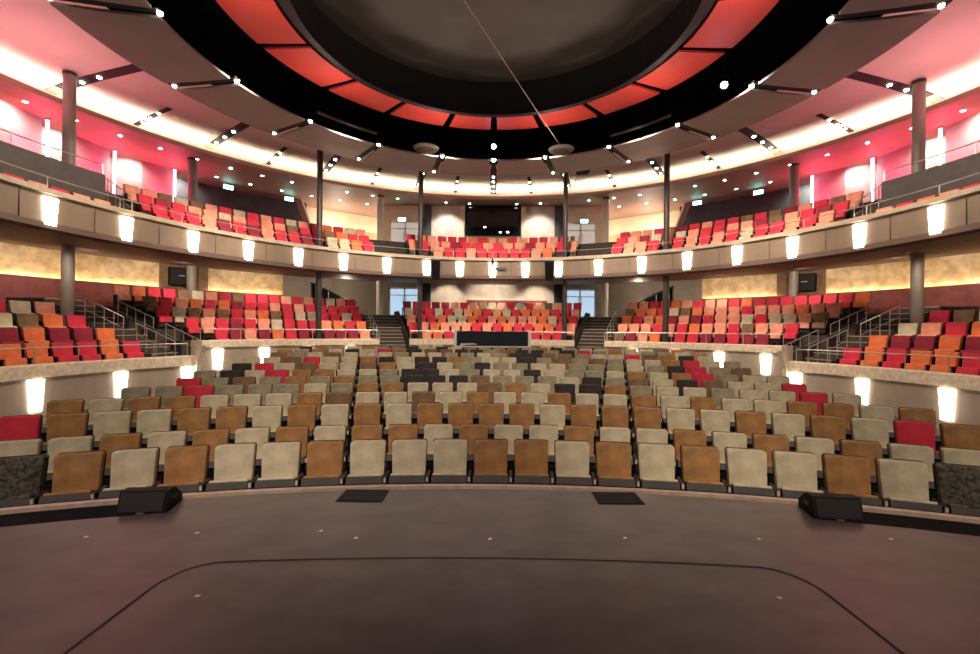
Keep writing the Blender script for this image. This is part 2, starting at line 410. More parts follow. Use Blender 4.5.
# upper walls
for s,nm in ((-1,'left'),(1,'right')):
    def wallpl(name, al, h0, h1, m, th=.2):
        mb = MB(); pv = []
        for a,r in al: pv.append((r*sin(R_(a))*s, CY+r*cos(R_(a)), (r+th)*sin(R_(a))*s, CY+(r+th)*cos(R_(a))))
        for p,q in zip(pv, pv[1:]):
            v = [(p[0],p[1],Z(h0)),(q[0],q[1],Z(h0)),(q[0],q[1],Z(h1)),(p[0],p[1],Z(h1)),(p[2],p[3],Z(h0)),(q[2],q[3],Z(h0)),(q[2],q[3],Z(h1)),(p[2],p[3],Z(h1))]
            mb.add(v, [(0,1,2,3),(7,6,5,4),(0,4,5,1),(2,6,7,3),(0,3,7,4),(1,5,6,2)], m)
        return struct(name, mb)
    wallpl(f'wall_foyer_{nm}', [(15.3,23.),(18,22.2),(22,21.6),(28,21.2),(34,20.9)], 4.4, 7.7, 'cream')
    wallpl(f'wall_foyer_slats_{nm}', [(16.3,22.6),(18,22.0),(22,21.4),(28,21.0),(33.5,20.7)], 4.4, 6.45, 'slat', .12)
    wallpl(f'wall_slate_{nm}', [(34,20.2),(38,20.2),(42,20.2),(46,20.2),(50,20.2),(53.8,20.2)], 4.4, 7.7, 'darkwall')
    wallpl(f'wall_upper_{nm}', [(53.8,20.2),(54.2,18.95),(58,18.9),(61.4,19.6),(61.8,18.7),(66,18.2),(69.6,18.4),(70.2,17.55),(76,17.0),(82,16.8),(90,16.6),(A,16.6)], 4.4, 7.7, 'sidewall')
    # raking fin between slate wall and foyer
    p0 = P(19.9,s*35.6,4.6); p1 = P(19.9,s*33.0,7.56)
    mb = MB()
    d = Vector((.35*s,0,0)); 
    p0 = P(19.6,s*32.6,4.6); p1 = P(19.6,s*35.8,7.6)
    e = Vector((0,.3,0))
    vs = [p0-d*.5,p0+d*.5,p1+d*.5,p1-d*.5]; vs += [v+e for v in vs]
    mb.add(vs, [(0,1,2,3),(7,6,5,4),(0,4,5,1),(2,6,7,3),(0,3,7,4),(1,5,6,2)], 'wallgrey'); struct(f'trim_raking_fin_{nm}', mb)

# ------------------------------------------------------------------ ceilings
mb = MB(); mb.rev([(15.5,Z(7.56)),(22.5,Z(7.56)),(22.5,Z(7.62)),(15.58,Z(7.62)),(15.58,Z(7.73)),(15.5,Z(7.73))], -A-2, A+2, 'soffit'); struct('ceiling_soffit', mb)
mb = MB()
cp = [(8.65,8.12),(10,8.2),(12,8.26),(14,8.28),(15.5,8.25),(16.5,8.16),(17.2,8.02),(17.7,7.84),(17.95,7.62)]
mb.rev([(r,Z(h)) for r,h in cp]+[(18.1,Z(7.62)),(18.1,Z(8.5)),(8.65,Z(8.5))], -A-2, A+2, 'cove'); struct('ceiling_cove', mb, True)
mb = MB()
mb.rev([(15.66,Z(7.635)),(15.76,Z(7.635)),(15.76,Z(7.66)),(15.66,Z(7.66))], -58, 58, 'covew')
struct('trim_cove_light_middle', mb)
for s,nm in ((-1,'left'),(1,'right')):
    mb = MB(); mb.rev([(15.66,Z(7.635)),(15.76,Z(7.635)),(15.76,Z(7.66)),(15.66,Z(7.66))], s*58, s*(A+2), 'covep'); struct(f'trim_cove_light_{nm}', mb)
def coveh(r):
    for (r0,h0),(r1,h1) in zip(cp, cp[1:]):
        if r0 <= r <= r1: return h0+(h1-h0)*(r-r0)/(r1-r0)
    return cp[-1][1]
# dome: disc, drum, black void
mb = MB(); mb.rev([(0.0,Z(8.45)),(4.9,Z(8.45)),(4.9,Z(8.6)),(0.0,Z(8.6))], 0, 360, 'dome', n=72); struct('ceiling_dome', mb)
mb = MB(); mb.rev([(4.86,Z(7.41)),(4.95,Z(7.41)),(4.95,Z(8.9)),(4.86,Z(8.9))], 0, 360, 'drum', n=72); struct('ceiling_drum', mb)
mb = MB(); mb.rev([(4.95,Z(8.7)),(8.5,Z(8.7)),(8.5,Z(8.9)),(4.95,Z(8.9))], 0, 360, 'blackmatt', n=72)
mb.rev([(8.5,Z(7.0)),(8.55,Z(7.0)),(8.55,Z(8.1)),(8.5,Z(8.7))], 0, 360, 'blackmatt', n=72)
struct('ceiling_void', mb)
mb = MB(); mb.rev([(4.55,Z(7.20)),(4.70,Z(7.18)),(4.84,Z(7.32)),(4.84,Z(7.40)),(4.55,Z(7.40))], 0, 360, 'ring', n=90); struct('trim_dome_ring', mb, True)
GAPS = [0,16,35.5,55.5,76,97,118]
ga = sorted({-g for g in GAPS}|set(GAPS))
segs = list(zip(ga, ga[1:]))
names6 = ['innermost','second','third','fourth','fifth','sixth']
for i,(a0,a1) in enumerate(segs):
    am = (a0+a1)/2; sd = side(am); o = sorted([abs((p+q)/2) for p,q in segs if (p+q)*am > 0]).index(abs(am))
    w = ['nearest the middle','second from the middle','third from the middle','fourth from the middle','fifth from the middle','furthest from the middle'][o]
    mb = MB(); gpx = 1.1
    mb.rev([(4.98,Z(7.34)),(6.45,Z(7.54)),(6.45,Z(7.60)),(4.98,Z(7.40))], a0+gpx, a1-gpx, 'redpanel', step=1.5)
    ob = link('red_reflector', mb.mesh('red_reflector')); tag(ob, f'red curved ceiling panel round the dome, {w} on the {sd} half', 'ceiling panel', 'red panels round the dome')
    gpx = 1.0
    mb = MB(); mb.rev([(7.3,Z(6.69)),(8.4,Z(6.74)),(9.48,Z(6.82)),(9.48,Z(6.88)),(8.4,Z(6.80)),(7.3,Z(6.75))], a0+gpx*1.2, a1-gpx*1.2, 'panel', step=1.5)
    ob = link('acoustic_reflector', mb.mesh('acoustic_reflector')); tag(ob, f'grey curved acoustic panel under the pale cove, {w} on the {sd} half', 'ceiling panel', 'grey acoustic panels')
# radial lamp troughs in the gaps between the grey panels
def rbox(mb, r0, r1, a, w, h0, h1, m):
    """bar along a radius, width w, heights (bottom) h0 at r0, h1 at r1"""
    p0, p1 = P(r0,a,h0), P(r1,a,h1); q = Vector((cos(R_(a)),-sin(R_(a)),0))*w/2; u = Vector((0,0,.06))
    vs = [p0-q,p0+q,p1+q,p1-q]; vs += [v+u for v in vs]
    mb.add(vs, [(0,1,2,3),(7,6,5,4),(0,4,5,1),(2,6,7,3),(0,3,7,4),(1,5,6,2)], m)
def lens(r, a, h, rad, m='lamp', n=12):
    mb = MB(); mb.cyl(P(r,a,h)-Vector((0,0,.03)), rad*.85, .05, m, n=n, r2=rad); return mb
for a in ga:
    if abs(a) > 100: continue
    o = [16,35.5,55.5,76,97].index(abs(a)) if a else None
    w = 'on the centre line' if a == 0 else f'{["first","second","third","fourth","fifth"][o]} to the {side(a)} of centre'
    t = thing('lamp_trough', f'black lamp bar in the gap between grey ceiling panels, {w}', 'light fitting', (0,0,0), 0, 'lamp bars between grey panels')
    mb = MB(); rbox(mb, 7.2, 9.5, a, .20, 6.74, 6.87, 'black'); part('bar', mb, t)
    mb = MB(); mb.cyl(P(8.3,a,6.84), .015, 1.88, 'blackmatt', n=6); part('hanger', mb, t)
    if a: part('lamp', lens(7.22,a,6.70,.06), t, True); part('lamp', lens(9.35,a,6.83,.06,'lampdim'), t, True)
    else:
        part('lamp', lens(7.3,a,6.72,.09,'blue'), t, True)
# slots in the cove
slots = [(a,'big') for a in (15.7,34,52.4,71.4)]+[(a,'small') for a in (7.9,24.7,43.3,62,82)]
slots = [(s*a,k) for a,k in slots for s in (-1,1)]+[(0,'mid')]
for a,kd in slots:
    if kd == 'big': r0,r1,w,nl = 11.6,16.4,.34,3
    elif kd == 'small': r0,r1,w,nl = 13.9,16.4,.17,3
    else: r0,r1,w,nl = 12.6,16.4,.34,4
    same = sorted(abs(x) for x,k in slots if k == kd and x*a > 0)
    wh = 'on the centre line' if a == 0 else f'{ORD[same.index(abs(a))+1]} to the {side(a)} of centre'
    t = thing('ceiling_light_slot', f'{ {"big":"long wide","small":"short narrow","mid":"dark"}[kd]} radial light slot in the pale cove, {wh}', 'light fitting', (0,0,0), 0, 'light slots in the cove')
    mb = MB(); N = 8
    for i in range(N):
        if kd == 'small' and i in (2,5): part('tray', mb, t); mb = MB()
        ra, rb = r0+(r1-r0)*i/N, r0+(r1-r0)*(i+1)/N
        if kd == 'small' and i in (2,5): continue
        rbox(mb, ra, rb, a, w, coveh(ra)-.03, coveh(rb)-.03, 'drum' if kd != 'big' or i < 7 else 'cap')
    part('tray', mb, t)
    for i in range(nl):
        rr = r0+(r1-r0)*((.46,.64,.82) if nl == 3 else (.3,.5,.7,.9))[i] if kd != 'small' else r0+(r1-r0)*(.31,.56,.8)[i]
        part('lamp', lens(rr,a,coveh(rr)-.04,.07 if kd!='small' else .05,'lamp' if kd!='small' else 'lampdim',10), t, True)
# soffit downlights
dl = [(16.5,4.9*k) for k in range(1,20)]+[(18.4,4.9*k) for k in range(4,14)]
for r,a0 in dl:
    for s in (-1,1):
        a = a0*s; row = 'front' if r < 17 else 'rear'
        if r > 17 and a0 > 52: continue
        n_ = round(a0/4.9)-(3 if r > 17 else 0)
        t = thing('downlight', f'small round downlight in the brown soffit, {row} line, {ORD[n_]} to the {side(a)} of centre', 'downlight', P(r,a,7.56), 0, 'soffit downlights')
        mb = MB(); mb.cyl((0,0,-.012), .10, .02, 'white', n=14); part('bezel', mb, t, True)
        mb = MB(); mb.cyl((0,0,-.022), .06, .02, 'lamp', n=12, r2=.075); part('lens', mb, t, True)

# ------------------------------------------------------------------ columns
def column(label, r, a, rad, h0, h1, m='column'):
    p = P(r,a,h0); t = thing('column', label, 'column', p, 0, 'columns')
    mb = MB(); mb.cyl((0,0,0), rad, h1-h0, m, n=28); part('shaft', mb, t, True)
    mb = MB(); mb.cyl((0,0,h1-h0-.10), rad*1.06, .10, 'columndark', n=28); part('collar', mb, t, True)
    return t
for s in (-1,1):
    sd = side(s)
    column(f'thick grey column through the side terrace on the {sd}', 14.43, s*73.3, .17, -.3, 8.24)
    column(f'dark grey column by the slate wall on the {sd}', 17.0-.35, s*54.3, .19, .75, 7.57)
    column(f'slim dark column behind the balcony front on the {sd}', 11.9, s*39.6, .125, -.9, 8.22, 'columndark')
    column(f'slim brown column beside the back doors on the {sd}', 11.9, s*17.2, .115, -.9, 8.22, 'columndark')
    column(f'pale column beside the foyer doors on the {sd}', 16.4, s*23.0, .19, .78, 7.57, 'columnpale')

# ------------------------------------------------------------------ sconces
def sconce(label, r, a, htop, hh, wt, wb, group):
    t = thing('wall_sconce', label, 'wall light', P(r,a,htop-hh), -R_(a), group)
    mb = MB(); n = 10; vs = []
    for i in range(n+1):
        th = pi*i/n
        vs += [(-wb/2*cos(th), -.11*sin(th)*wb/wt-.005, 0), (-wt/2*cos(th), -.11*sin(th)-.005, hh)]
    fs = [(2*i,2*i+2,2*i+3,2*i+1) for i in range(n)]+[tuple(2*i for i in range(n+1)), tuple(2*i+1 for i in range(n+1))[::-1], (0,1,2*n+1,2*n)]
    mb.add(vs, fs, 'sconce'); part('shade', mb, t)
    mb = MB(); mb.box(-wb*.3,wb*.3,-.01,.02,hh*.2,hh*.8,'steel'); part('back_plate', mb, t)
BL = [0,8,16,25.4,35.2,44.8,54.6,64.4,74.8,84.9]
for i,a in enumerate(BL):
    for s in ((1,) if a == 0 else (-1,1)):
        sconce(('glowing tapered lamp at the middle of the balcony front' if a == 0 else f'glowing tapered lamp on the balcony front, {ORD[i]} {side(s)} of the middle one'), 11.39, s*a, 3.27, .70, .40, .30, 'balcony front lamps')
for i,a in enumerate([33.4,42.6,51.4,60.0]):
    for s in (-1,1): sconce(f'glowing lamp on the wall under the circle rail, {ORD[i+1]} from the {side(s)} gangway', 11.39, s*a, -.80, .70, .40, .30, 'stalls wall lamps')
for i,a in enumerate([65.2,75.4,86.4]):
    for s in (-1,1): sconce(f'glowing lamp on the side terrace wall, {["furthest from the stage","second from the stage","nearest the stage"][i]} on the {side(s)}', 11.39, s*a, -1.36, .78, .40, .30, 'terrace wall lamps')

# ------------------------------------------------------------------ pink tubes, exit signs, speakers, misc
for i,(a,r) in enumerate([(70.0,17.35),(61.6,18.45),(54.2,18.75)]):
    for s in (-1,1):
        t = thing('light_tube', f'tall pink glowing tube on the upper {side(s)} wall, {["nearest the stage","middle of three","furthest from the stage"][i]}', 'light tube', P(r,s*a,4.62), 0, 'pink wall tubes')
        mb = MB(); mb.cyl((0,0,.02), .055, 2.88, 'tube', n=14); part('tube', mb, t, True)
        mb = MB(); mb.cyl((0,0,0), .09, .04, 'steel', n=14); mb.cyl((0,0,2.88), .09, .04, 'steel', n=14); part('end_cap', mb, t, True)
def exit_sign(label, p, rz):
    t = thing('exit_sign', label, 'exit sign', p, rz, 'exit signs')
    mb = MB(); mb.box(-.24,.24,-.03,.03,-.12,.12,'steel',b=.01); part('housing', mb, t)
    mb = MB(); mb.box(-.22,.22,-.04,-.028,-.10,.10,'teal'); part('panel', mb, t)
    mb = MB(); mb.cyl((0,0,.11), .012, .14, 'steel', n=8); part('hanger', mb, t)
for s in (-1,1):
    exit_sign(f'teal glowing exit sign over the slate wall, nearer the stage on the {side(s)}', P(19.0,s*46.8,7.32), -R_(s*46.8))
    exit_sign(f'teal glowing exit sign over the slate wall, further back on the {side(s)}', P(19.0,s*37.6,7.32), -R_(s*37.6))
    exit_sign(f'teal glowing exit sign over the {side(s)} balcony door', Vector((s*5.5,27.2,Z(6.62))), 0)
    # loudspeaker under balcony front
    t = thing('loudspeaker', f'black loudspeaker hung on the balcony front, {side(s)} of the middle', 'loudspeaker', P(11.12,s*14.1,2.35), -R_(s*14.1), 'balcony loudspeakers')
    mb = MB(); mb.prism([(-.19,0),(.19,0),(.22,.9),(-.22,.9)], -.16, .16, 'black'); part('cabinet', mb, t)
    mb = MB(); mb.prism([(-.17,.03),(.17,.03),(.195,.87),(-.195,.87)], -.172, -.161, 'blackmatt'); part('grille', mb, t)
    mb = MB(); mb.box(-.03,.03,.16,.30,.55,.7,'steel'); part('bracket', mb, t)
    # ceiling disc speakers
    t = thing('ceiling_disc', f'grey round disc hung below the black void, {side(s)} of the middle', 'ceiling disc', (s*2.62,17.45,Z(6.98)), 0, 'hung discs')
    mb = MB(); mb.cyl((0,0,0), .46, .05, 'white', n=36, r2=.50); mb.cyl((0,0,.05), .50, .07, 'white', n=36, r2=.2); part('disc', mb, t, True)
    mb = MB(); mb.cyl((0,0,-.008), .3, .01, 'cap', n=30); part('grille', mb, t)
    mb = MB(); mb.cyl((0,0,.1), .014, 1.64, 'blackmatt', n=8); part('drop_rod', mb, t)
    # wall box on terrace back wall
    t = thing('wall_loudspeaker', f'black box on the dark stretch of gold back wall on the {side(s)}', 'loudspeaker', P(17.0,s*55.4,1.85), -R_(s*55.4), 'back wall boxes')
    mb = MB(); mb.box(-.45,.45,-.12,.1,0,.80,'black',b=.02); part('cabinet', mb, t)
    mb = MB(); mb.box(-.40,.40,-.128,-.119,.05,.75,'drum'); part('grille', mb, t)
    mb = MB(); mb.box(-.1,.14,-.134,-.127,.42,.46,'steel'); part('badge', mb, t)
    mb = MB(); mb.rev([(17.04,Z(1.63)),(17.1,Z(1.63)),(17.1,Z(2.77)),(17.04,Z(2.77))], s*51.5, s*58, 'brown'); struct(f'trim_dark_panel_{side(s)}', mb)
    # lighting bar
    t = thing('lighting_bar', f'grey curved lighting pipe above the acoustic panels on the {side(s)}', 'lighting bar', (0,0,0), 0, 'lighting pipes')
    mb = MB(); mb.tube([P(6.95,s*a,6.98) for a in range(37,57,2)], .05, 'gallery', 8); part('pipe', mb, t, True)
    mb = MB()
    for a in (40,47,54): mb.cyl(P(6.95,s*a,6.98), .012, 1.74, 'blackmatt', n=6)
    part('hanger', mb, t)
def spot(label, p, m, group=None):
    t = thing('stage_spotlight', label, 'spotlight', p, atan2(p[0],-(-3-p[1]))*-1, group)
    d = Vector((0,-1,-.62)).normalized()
    mb = MB(); mb.cyl(-d*.22, .10, .30, 'black', n=16, r2=.13, axis=d); part('body', mb, t, True)
    mb = MB(); mb.cyl(d*.082, .085, .012, m, n=16, axis=d); part('lens', mb, t)
    mb = MB(); mb.tube([(-.14,.1,.05),(-.14,.1,.28),(.14,.1,.28),(.14,.1,.05)], .012, 'black'); mb.cyl((0,.1,.28), .012, .9, 'black', n=6); part('yoke', mb, t)
spot('bright blue-white spotlight in the middle of the black ceiling band', P(6.75,0,7.05), 'blue')
spot('blue-white spotlight in the black ceiling band on the right', P(6.75,72,6.92), 'blue')
t = thing('projector', 'small black projector under the grey panels right of the middle', 'projector', (3.87,19.5,Z(6.82)), 0)
mb = MB(); mb.box(-.26,.26,-.2,.2,0,.28,'black',b=.02); part('body', mb, t)
mb = MB(); mb.cyl((.1,-.24,.14), .07, .06, 'glass', n=14, axis=(0,-1,0)); part('lens', mb, t)
mb = MB(); mb.cyl((0,0,.27), .025, .32, 'black', n=8); part('mount', mb, t)
mb = MB(); mb.tube([(-.1,.15,.05),(-.25,.2,-.2),(-.38,.3,-.45)], .012, 'black'); part('lead', mb, t)
mb = MB(); p0 = Vector((2.55,17.3,Z(7.12))); p1 = Vector((-.64,9.0,Z(6.62))); mb.tube([p0, p0+(p1-p0)*.5+Vector((0,0,-.02)), p1, p0+(p1-p0)*1.6], .013, 'stone', 6)
o = link('cable', mb.mesh('cable')); tag(o, 'thin straight cable strung across under the dome', 'cable')

t = thing('lamp_cluster', 'three small dark blue lamps on the balcony front just right of the middle lamp', 'light fitting', P(11.38,1.9,2.97), -R_(1.9))
mb = MB(); mb.box(-.30,.30,-.02,.02,-.05,.05,'gallery'); part('bar', mb, t)
for x in (-.2,.02,.22): mb = MB(); mb.cyl((x,-.02,0), .075, .05, 'navy', n=14, axis=(0,-1,0)); part('lens', mb, t)
t = thing('rigging_clamp', 'small black clamp hooked over the balcony rail before the middle lamp', 'clamp', P(11.21,0,3.02), 0)
mb = MB(); mb.prism([(0,-.02),(.10,.30),(-.10,.30)], -.02, .02, 'black'); part('wedge', mb, t)
mb = MB(); mb.box(-.05,.05,-.02,.14,.29,.34,'black'); mb.box(-.02,.02,-.02,.02,.30,.50,'black'); part('hook', mb, t)
# control window, screens, doors
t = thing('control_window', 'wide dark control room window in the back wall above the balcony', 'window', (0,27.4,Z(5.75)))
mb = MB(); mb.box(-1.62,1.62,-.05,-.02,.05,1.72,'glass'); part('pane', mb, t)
mb = MB()
for x0,x1,z0,z1 in ((-1.70,-1.58,-.02,1.8),(1.58,1.70,-.02,1.8),(-1.7,1.7,-.02,.06),(-1.7,1.7,1.70,1.8)): mb.box(x0,x1,-.08,0,z0,z1,'black')
part('frame', mb, t)
for x in (-1,1): wallbox(f'trim_window_reveal_{side(x)}', *sorted((x*1.72,x*2.0)), 5.6, 7.5, 'cream', 27.25, 27.4)
for i,x in enumerate((-.5,.45,.9)):  # glowing patches on the pane imitate lights reflected in the glass
    mb = MB(); mb.box(x-.07,x+.07,-.052,-.05,.16+.3*(i==0),.24+.3*(i==0),'lampdim'); part('pane_reflection', mb, t)
def door(name, label, s, h0, h1):
    t = thing(name, label, 'door', (s*5.35,27.45,Z(h0)), 0, 'foyer glass doors'); H = h1-h0
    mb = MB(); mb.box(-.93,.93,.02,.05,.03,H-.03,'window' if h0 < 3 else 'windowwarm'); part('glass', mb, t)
    mb = MB()
    for x0,x1,z0,z1 in ((-.95,-.87,0,H),(.87,.95,0,H),(-.04,.04,0,H),(-.95,.95,0,.1),(-.95,.95,H-.1,H),(-.95,.95,H-.5,H-.45)): mb.box(x0,x1,-.02,.06,z0,z1,'white')
    part('frame', mb, t)
    for e in (-.1,.1):
        mb = MB(); mb.cyl((e,-.05,.8), .018, .5, 'steel', n=8); part('handle', mb, t, True)
    o = MB(); o.box(-.9,.9,.6,.64,H-.35,H-.2,'foyer',Matrix.Rotation(-.12*s,4,'Y')); part('strip_light', o, t)
for s in (-1,1):
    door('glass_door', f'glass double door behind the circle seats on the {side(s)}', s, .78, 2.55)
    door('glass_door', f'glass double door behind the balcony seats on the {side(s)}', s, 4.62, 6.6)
# dark ledge and arch light on lower back wall
mb = MB(); mb.box(-1.55,3.3,27.1,27.4,Z(1.60),Z(1.74),'wainscot'); mb.box(-1.55,3.3,27.1,27.14,Z(1.74),Z(1.80),'wainscot'); struct('trim_back_ledge', mb)
mb = MB(); mb.box(-1.5,3.2,27.32,27.36,Z(1.765),Z(1.77),'lampdim'); struct('trim_back_ledge_light', mb)
# foyer staircase balustrade behind the circle
for s in (-1,1):
    t = thing('glass_balustrade', f'sloping glass stair balustrade behind the circle seats on the {side(s)}', 'balustrade', (s*8.6,25.0,Z(1.0)), 0, 'stair balustrades')
    mb = MB(); mb.prism([(s*1.4,1.45),(s*1.4,.75),(-s*1.0,-.35),(-s*1.0,.35)], -.01, .01, 'glass'); part('glass_panel', mb, t)
    mb = MB(); mb.tube([(s*1.45,0,1.52),(-s*1.05,0,.38)], .05, 'columndark', 8); part('handrail', mb, t)
    mb = MB(); mb.prism([(s*1.4,.78),(s*1.4,.45),(-s*1.0,-.65),(-s*1.0,-.35)], -.05, .1, 'shell'); part('stringer', mb, t)
    for x in (-.9,-.2,.5,1.2):
        mb = MB(); z = (x*s*1.0); zz = .38+(x+1.05)/2.5*1.14; mb.cyl((s*x,-.02,zz-1.0), .022, 1.0, 'steel', n=8); part('post', mb, t)
# control desk in the cross aisle
t = thing('control_desk', 'black glass-fronted control desk with white ends below the circle rail', 'desk', (.02,18.2,Z(-.585-.85)))
for e in (-1,1):
    mb = MB(); mb.box(e*1.48-.06,e*1.48+.06,-.32,.4,.55,1.42,'white',b=.01); part('end_panel', mb, t)
mb = MB(); mb.box(-1.42,1.42,-.28,-.24,.80,1.38,'glass'); part('front_screen', mb, t)
mb = MB(); mb.box(-1.42,1.42,-.30,-.02,.74,.79,'white'); part('shelf', mb, t)
mb = MB(); mb.box(-1.5,1.5,-.26,.4,0,.74,'black'); part('base', mb, t)
mb = MB(); mb.box(-1.42,1.42,-.24,.4,1.3,1.36,'black'); part('worktop', mb, t)
mb = MB(); mb.prism([(-1.3,.8),(-.6,.86),(-.75,.9),(-1.25,.9)], -.31, -.285, 'steel'); part('lamp_arm', mb, t)

# ------------------------------------------------------------------ railings
def crail(label, r, a0, a1, h, hbase, step, group, thin=.02, second=None):
    t = thing('handrail', label, 'railing', (0,0,0), 0, group)
    N = max(4,int(abs(a1-a0)/2)); mb = MB(); mb.tube([P(r,a0+(a1-a0)*i/N,h) for i in range(N+1)], thin, 'steel', 6); part('top_rail', mb, t, True)
    n = max(1,int(round(abs(a1-a0)/step)))
    for i in range(n+1):
        a = a0+(a1-a0)*i/n; p = P(r,a,hbase); mb = MB(); mb.cyl(p, .014, h-hbase, 'steel', n=6); part('post', mb, t)
for s in (-1,1):
    crail(f'thin steel rail on the side terrace wall, {side(s)}', 11.46, s*65, s*102, -.56, -.98, 5.2, 'wall rails')
    crail(f'thin steel rail on the circle wall between gangway and side aisle, {side(s)}', 11.46, s*27.4, s*62.8, -.06, -.46, 7, 'wall rails')
    crail(f'thin steel rail on the circle wall beside the control desk, {side(s)}', 11.46, s*5, s*19.6, -.08, -.46, 7, 'wall rails')
    crail(f'steel rail along the gallery parapet on the upper {side(s)}', 12.91, s*73.2, s*104, 5.12, 4.79, 5, 'gallery rails', .018)
crail('long thin steel rail along the whole balcony front', 11.42, -104, 104, 3.80, 3.49, 9.3, None, .016)
def stairrail(label, pts, group, rise=.95, balusters=4):
    t = thing('stair_railing', label, 'railing', (0,0,0), 0, group)
    up = Vector((0,0,rise)); mb = MB(); mb.tube([Vector(p)+up for p in pts], .018, 'steel', 6); part('top_rail', mb, t)
    mb = MB(); mb.tube([Vector(p)+up*.55 for p in pts], .009, 'steel', 6); part('mid_rail', mb, t)
    a, b = Vector(pts[0]), Vector(pts[-1]); n = balusters
    for i in range(n+1):
        p = a+(b-a)*i/n; mb = MB(); mb.cyl(p, .014, rise, 'steel', n=6); part('post', mb, t)
for s in (-1,1):
    for k,(y,w) in enumerate(((15.08,'near'),(16.42,'far'))):
        for j in range(2):
            x0 = 10.6+1.75*j; x1 = x0+1.3; z0 = Z(-1.32+.205*(max(0,int((x0-10.56)/.40)))); z1 = Z(-1.32+.205*(int((x1-10.56)/.40)))
            stairrail(f'steel guard rail on the {w} side of the {side(s)} aisle stairs, {["lower","upper"][j]}', [(s*x0,y,z0),(s*x1,y,z1)], 'aisle stair rails', .82, 4)
    p0, p1 = P(11.9,s*26.4,-.85), P(14.6,s*26.4,.35)
    stairrail(f'steel rail along the outer edge of the {side(s)} gangway stairs', [p0,p1], 'gangway rails', .7, 4)
    p = [P(11.8,s*72.6,3.25), P(13.4,s*72.2,4.15)]
    stairrail(f'steel stair rail at the end of the gallery parapet on the upper {side(s)}', p, 'balcony stair rails', .8, 4)

# ------------------------------------------------------------------ seats
CN = {'tan':'tan brown','beige':'beige','grey':'grey-green','red':'red','orange':'orange','salmon':'salmon','maroon':'maroon','brown':'dark brown','dark':'charcoal','mottle':'mottled black-green'}
def back_mb(fab, shell=None, lo=False):
    """backrest with rounded top corners, reclined"""
    w, z0, z1, rc = .222, .43, .85, .035
    out = [(-w+.012,z0),(w-.012,z0)]+[(w-rc+rc*cos(t), z1-rc+rc*sin(t)) for t in [pi/2*k/(2 if lo else 4) for k in range((3 if lo else 5))]]
    out += [(-w+rc-rc*sin(t), z1-rc+rc*cos(t)) for t in [pi/2*k/(2 if lo else 4) for k in range((3 if lo else 5))]]
    return out
def lean(y, z): return y+.16*(z-.45)
def slab(mb, poly, y0, y1, m, puff=0.):
    n = len(poly); cx = 0; cz = sum(z for x,z in poly)/n
    f = [(x,lean(y0,z),z) for x,z in poly]; b = [(x,lean(y1,z),z) for x,z in poly]
    if puff:
        inn = [(x*.90, lean(y0-puff,cz+(z-cz)*.90), cz+(z-cz)*.90) for x,z in poly]
        vs = inn+f+b
        fs = [tuple(range(n))]+[(i,(i+1)%n,(i+1)%n+n,i+n) for i in range(n)]+[(i+n,(i+1)%n+n,(i+1)%n+2*n,i+2*n) for i in range(n)]+[tuple(range(2*n,3*n))[::-1]]
    else:
        vs = f+b; fs = [tuple(range(n))]+[(i,(i+1)%n,(i+1)%n+n,i+n) for i in range(n)]+[tuple(range(n,2*n))[::-1]]
    mb.add(vs, fs, m)
def pan(mb, fab, shell, pad=.004):
    """half tipped seat: upholstered top on a black shell"""
    T = Matrix.Translation((0,-.02,.40)) @ Matrix.Rotation(R_(-24),4,'X')
    mb.box(-.212,.212,-.165,0,-.0,.035,fab,T,.010)
def panshell(mb):
    T = Matrix.Translation((0,-.02,.40)) @ Matrix.Rotation(R_(-24),4,'X')
    mb.box(-.222,.222,-.185,.01,-.085,.002,'shell',T)
    mb.box(-.20,.20,-.20,-.02,.08,.36,'black')
def softpan(mb, fab):
    """upholstered tip-up cushion half folded, fabric all round (terrace seats)"""
    T = Matrix.Translation((0,-.02,.44)) @ Matrix.Rotation(R_(-12),4,'X')
    mb.box(-.222,.222,-.13,.01,-.21,.02,fab,T,.02)
def softshell(mb):
    mb.box(-.20,.20,-.10,.02,.08,.27,'shell')
MESH = {}
pb = back_mb('x')
for c in CN:
    m = MB(); slab(m, pb, 0, .075, c, .016); MESH['backrest',c] = m.mesh('backrest_'+c, True)
    m = MB(); pan(m, c, 'shell'); MESH['seat_cushion',c] = m.mesh('seat_cushion_'+c)
    m = MB(); softpan(m, c); MESH['soft_cushion',c] = m.mesh('soft_cushion_'+c)
m = MB(); slab(m, [(x*1.03, z+.006 if z > .5 else z-.05) for x,z in pb], .076, .098, 'shell'); MESH['back_shell'] = m.mesh('back_shell')
m = MB(); panshell(m); MESH['seat_shell'] = m.mesh('seat_shell')
m = MB(); softshell(m); MESH['soft_shell'] = m.mesh('seat_base')
m = MB(); m.box(-.05,.05,-.10,.06,0,.12,'black'); m.box(-.16,.16,-.14,.06,0,.02,'black'); MESH['pedestal'] = m.mesh('pedestal')
m = MB(); m.box(-.292,-.248,-.22,.05,.44,.475,'shell',None,.008); m.box(-.285,-.255,-.16,.04,0,.44,'black'); MESH['armrest'] = m.mesh('armrest')
m = MB(); m.box(-.284,-.256,-.235,-.215,.41,.465,'arm'); MESH['arm_cap'] = m.mesh('arm_cap')

seats = []   # dict(id, col, loc, rz, rowtext)
PT = .53
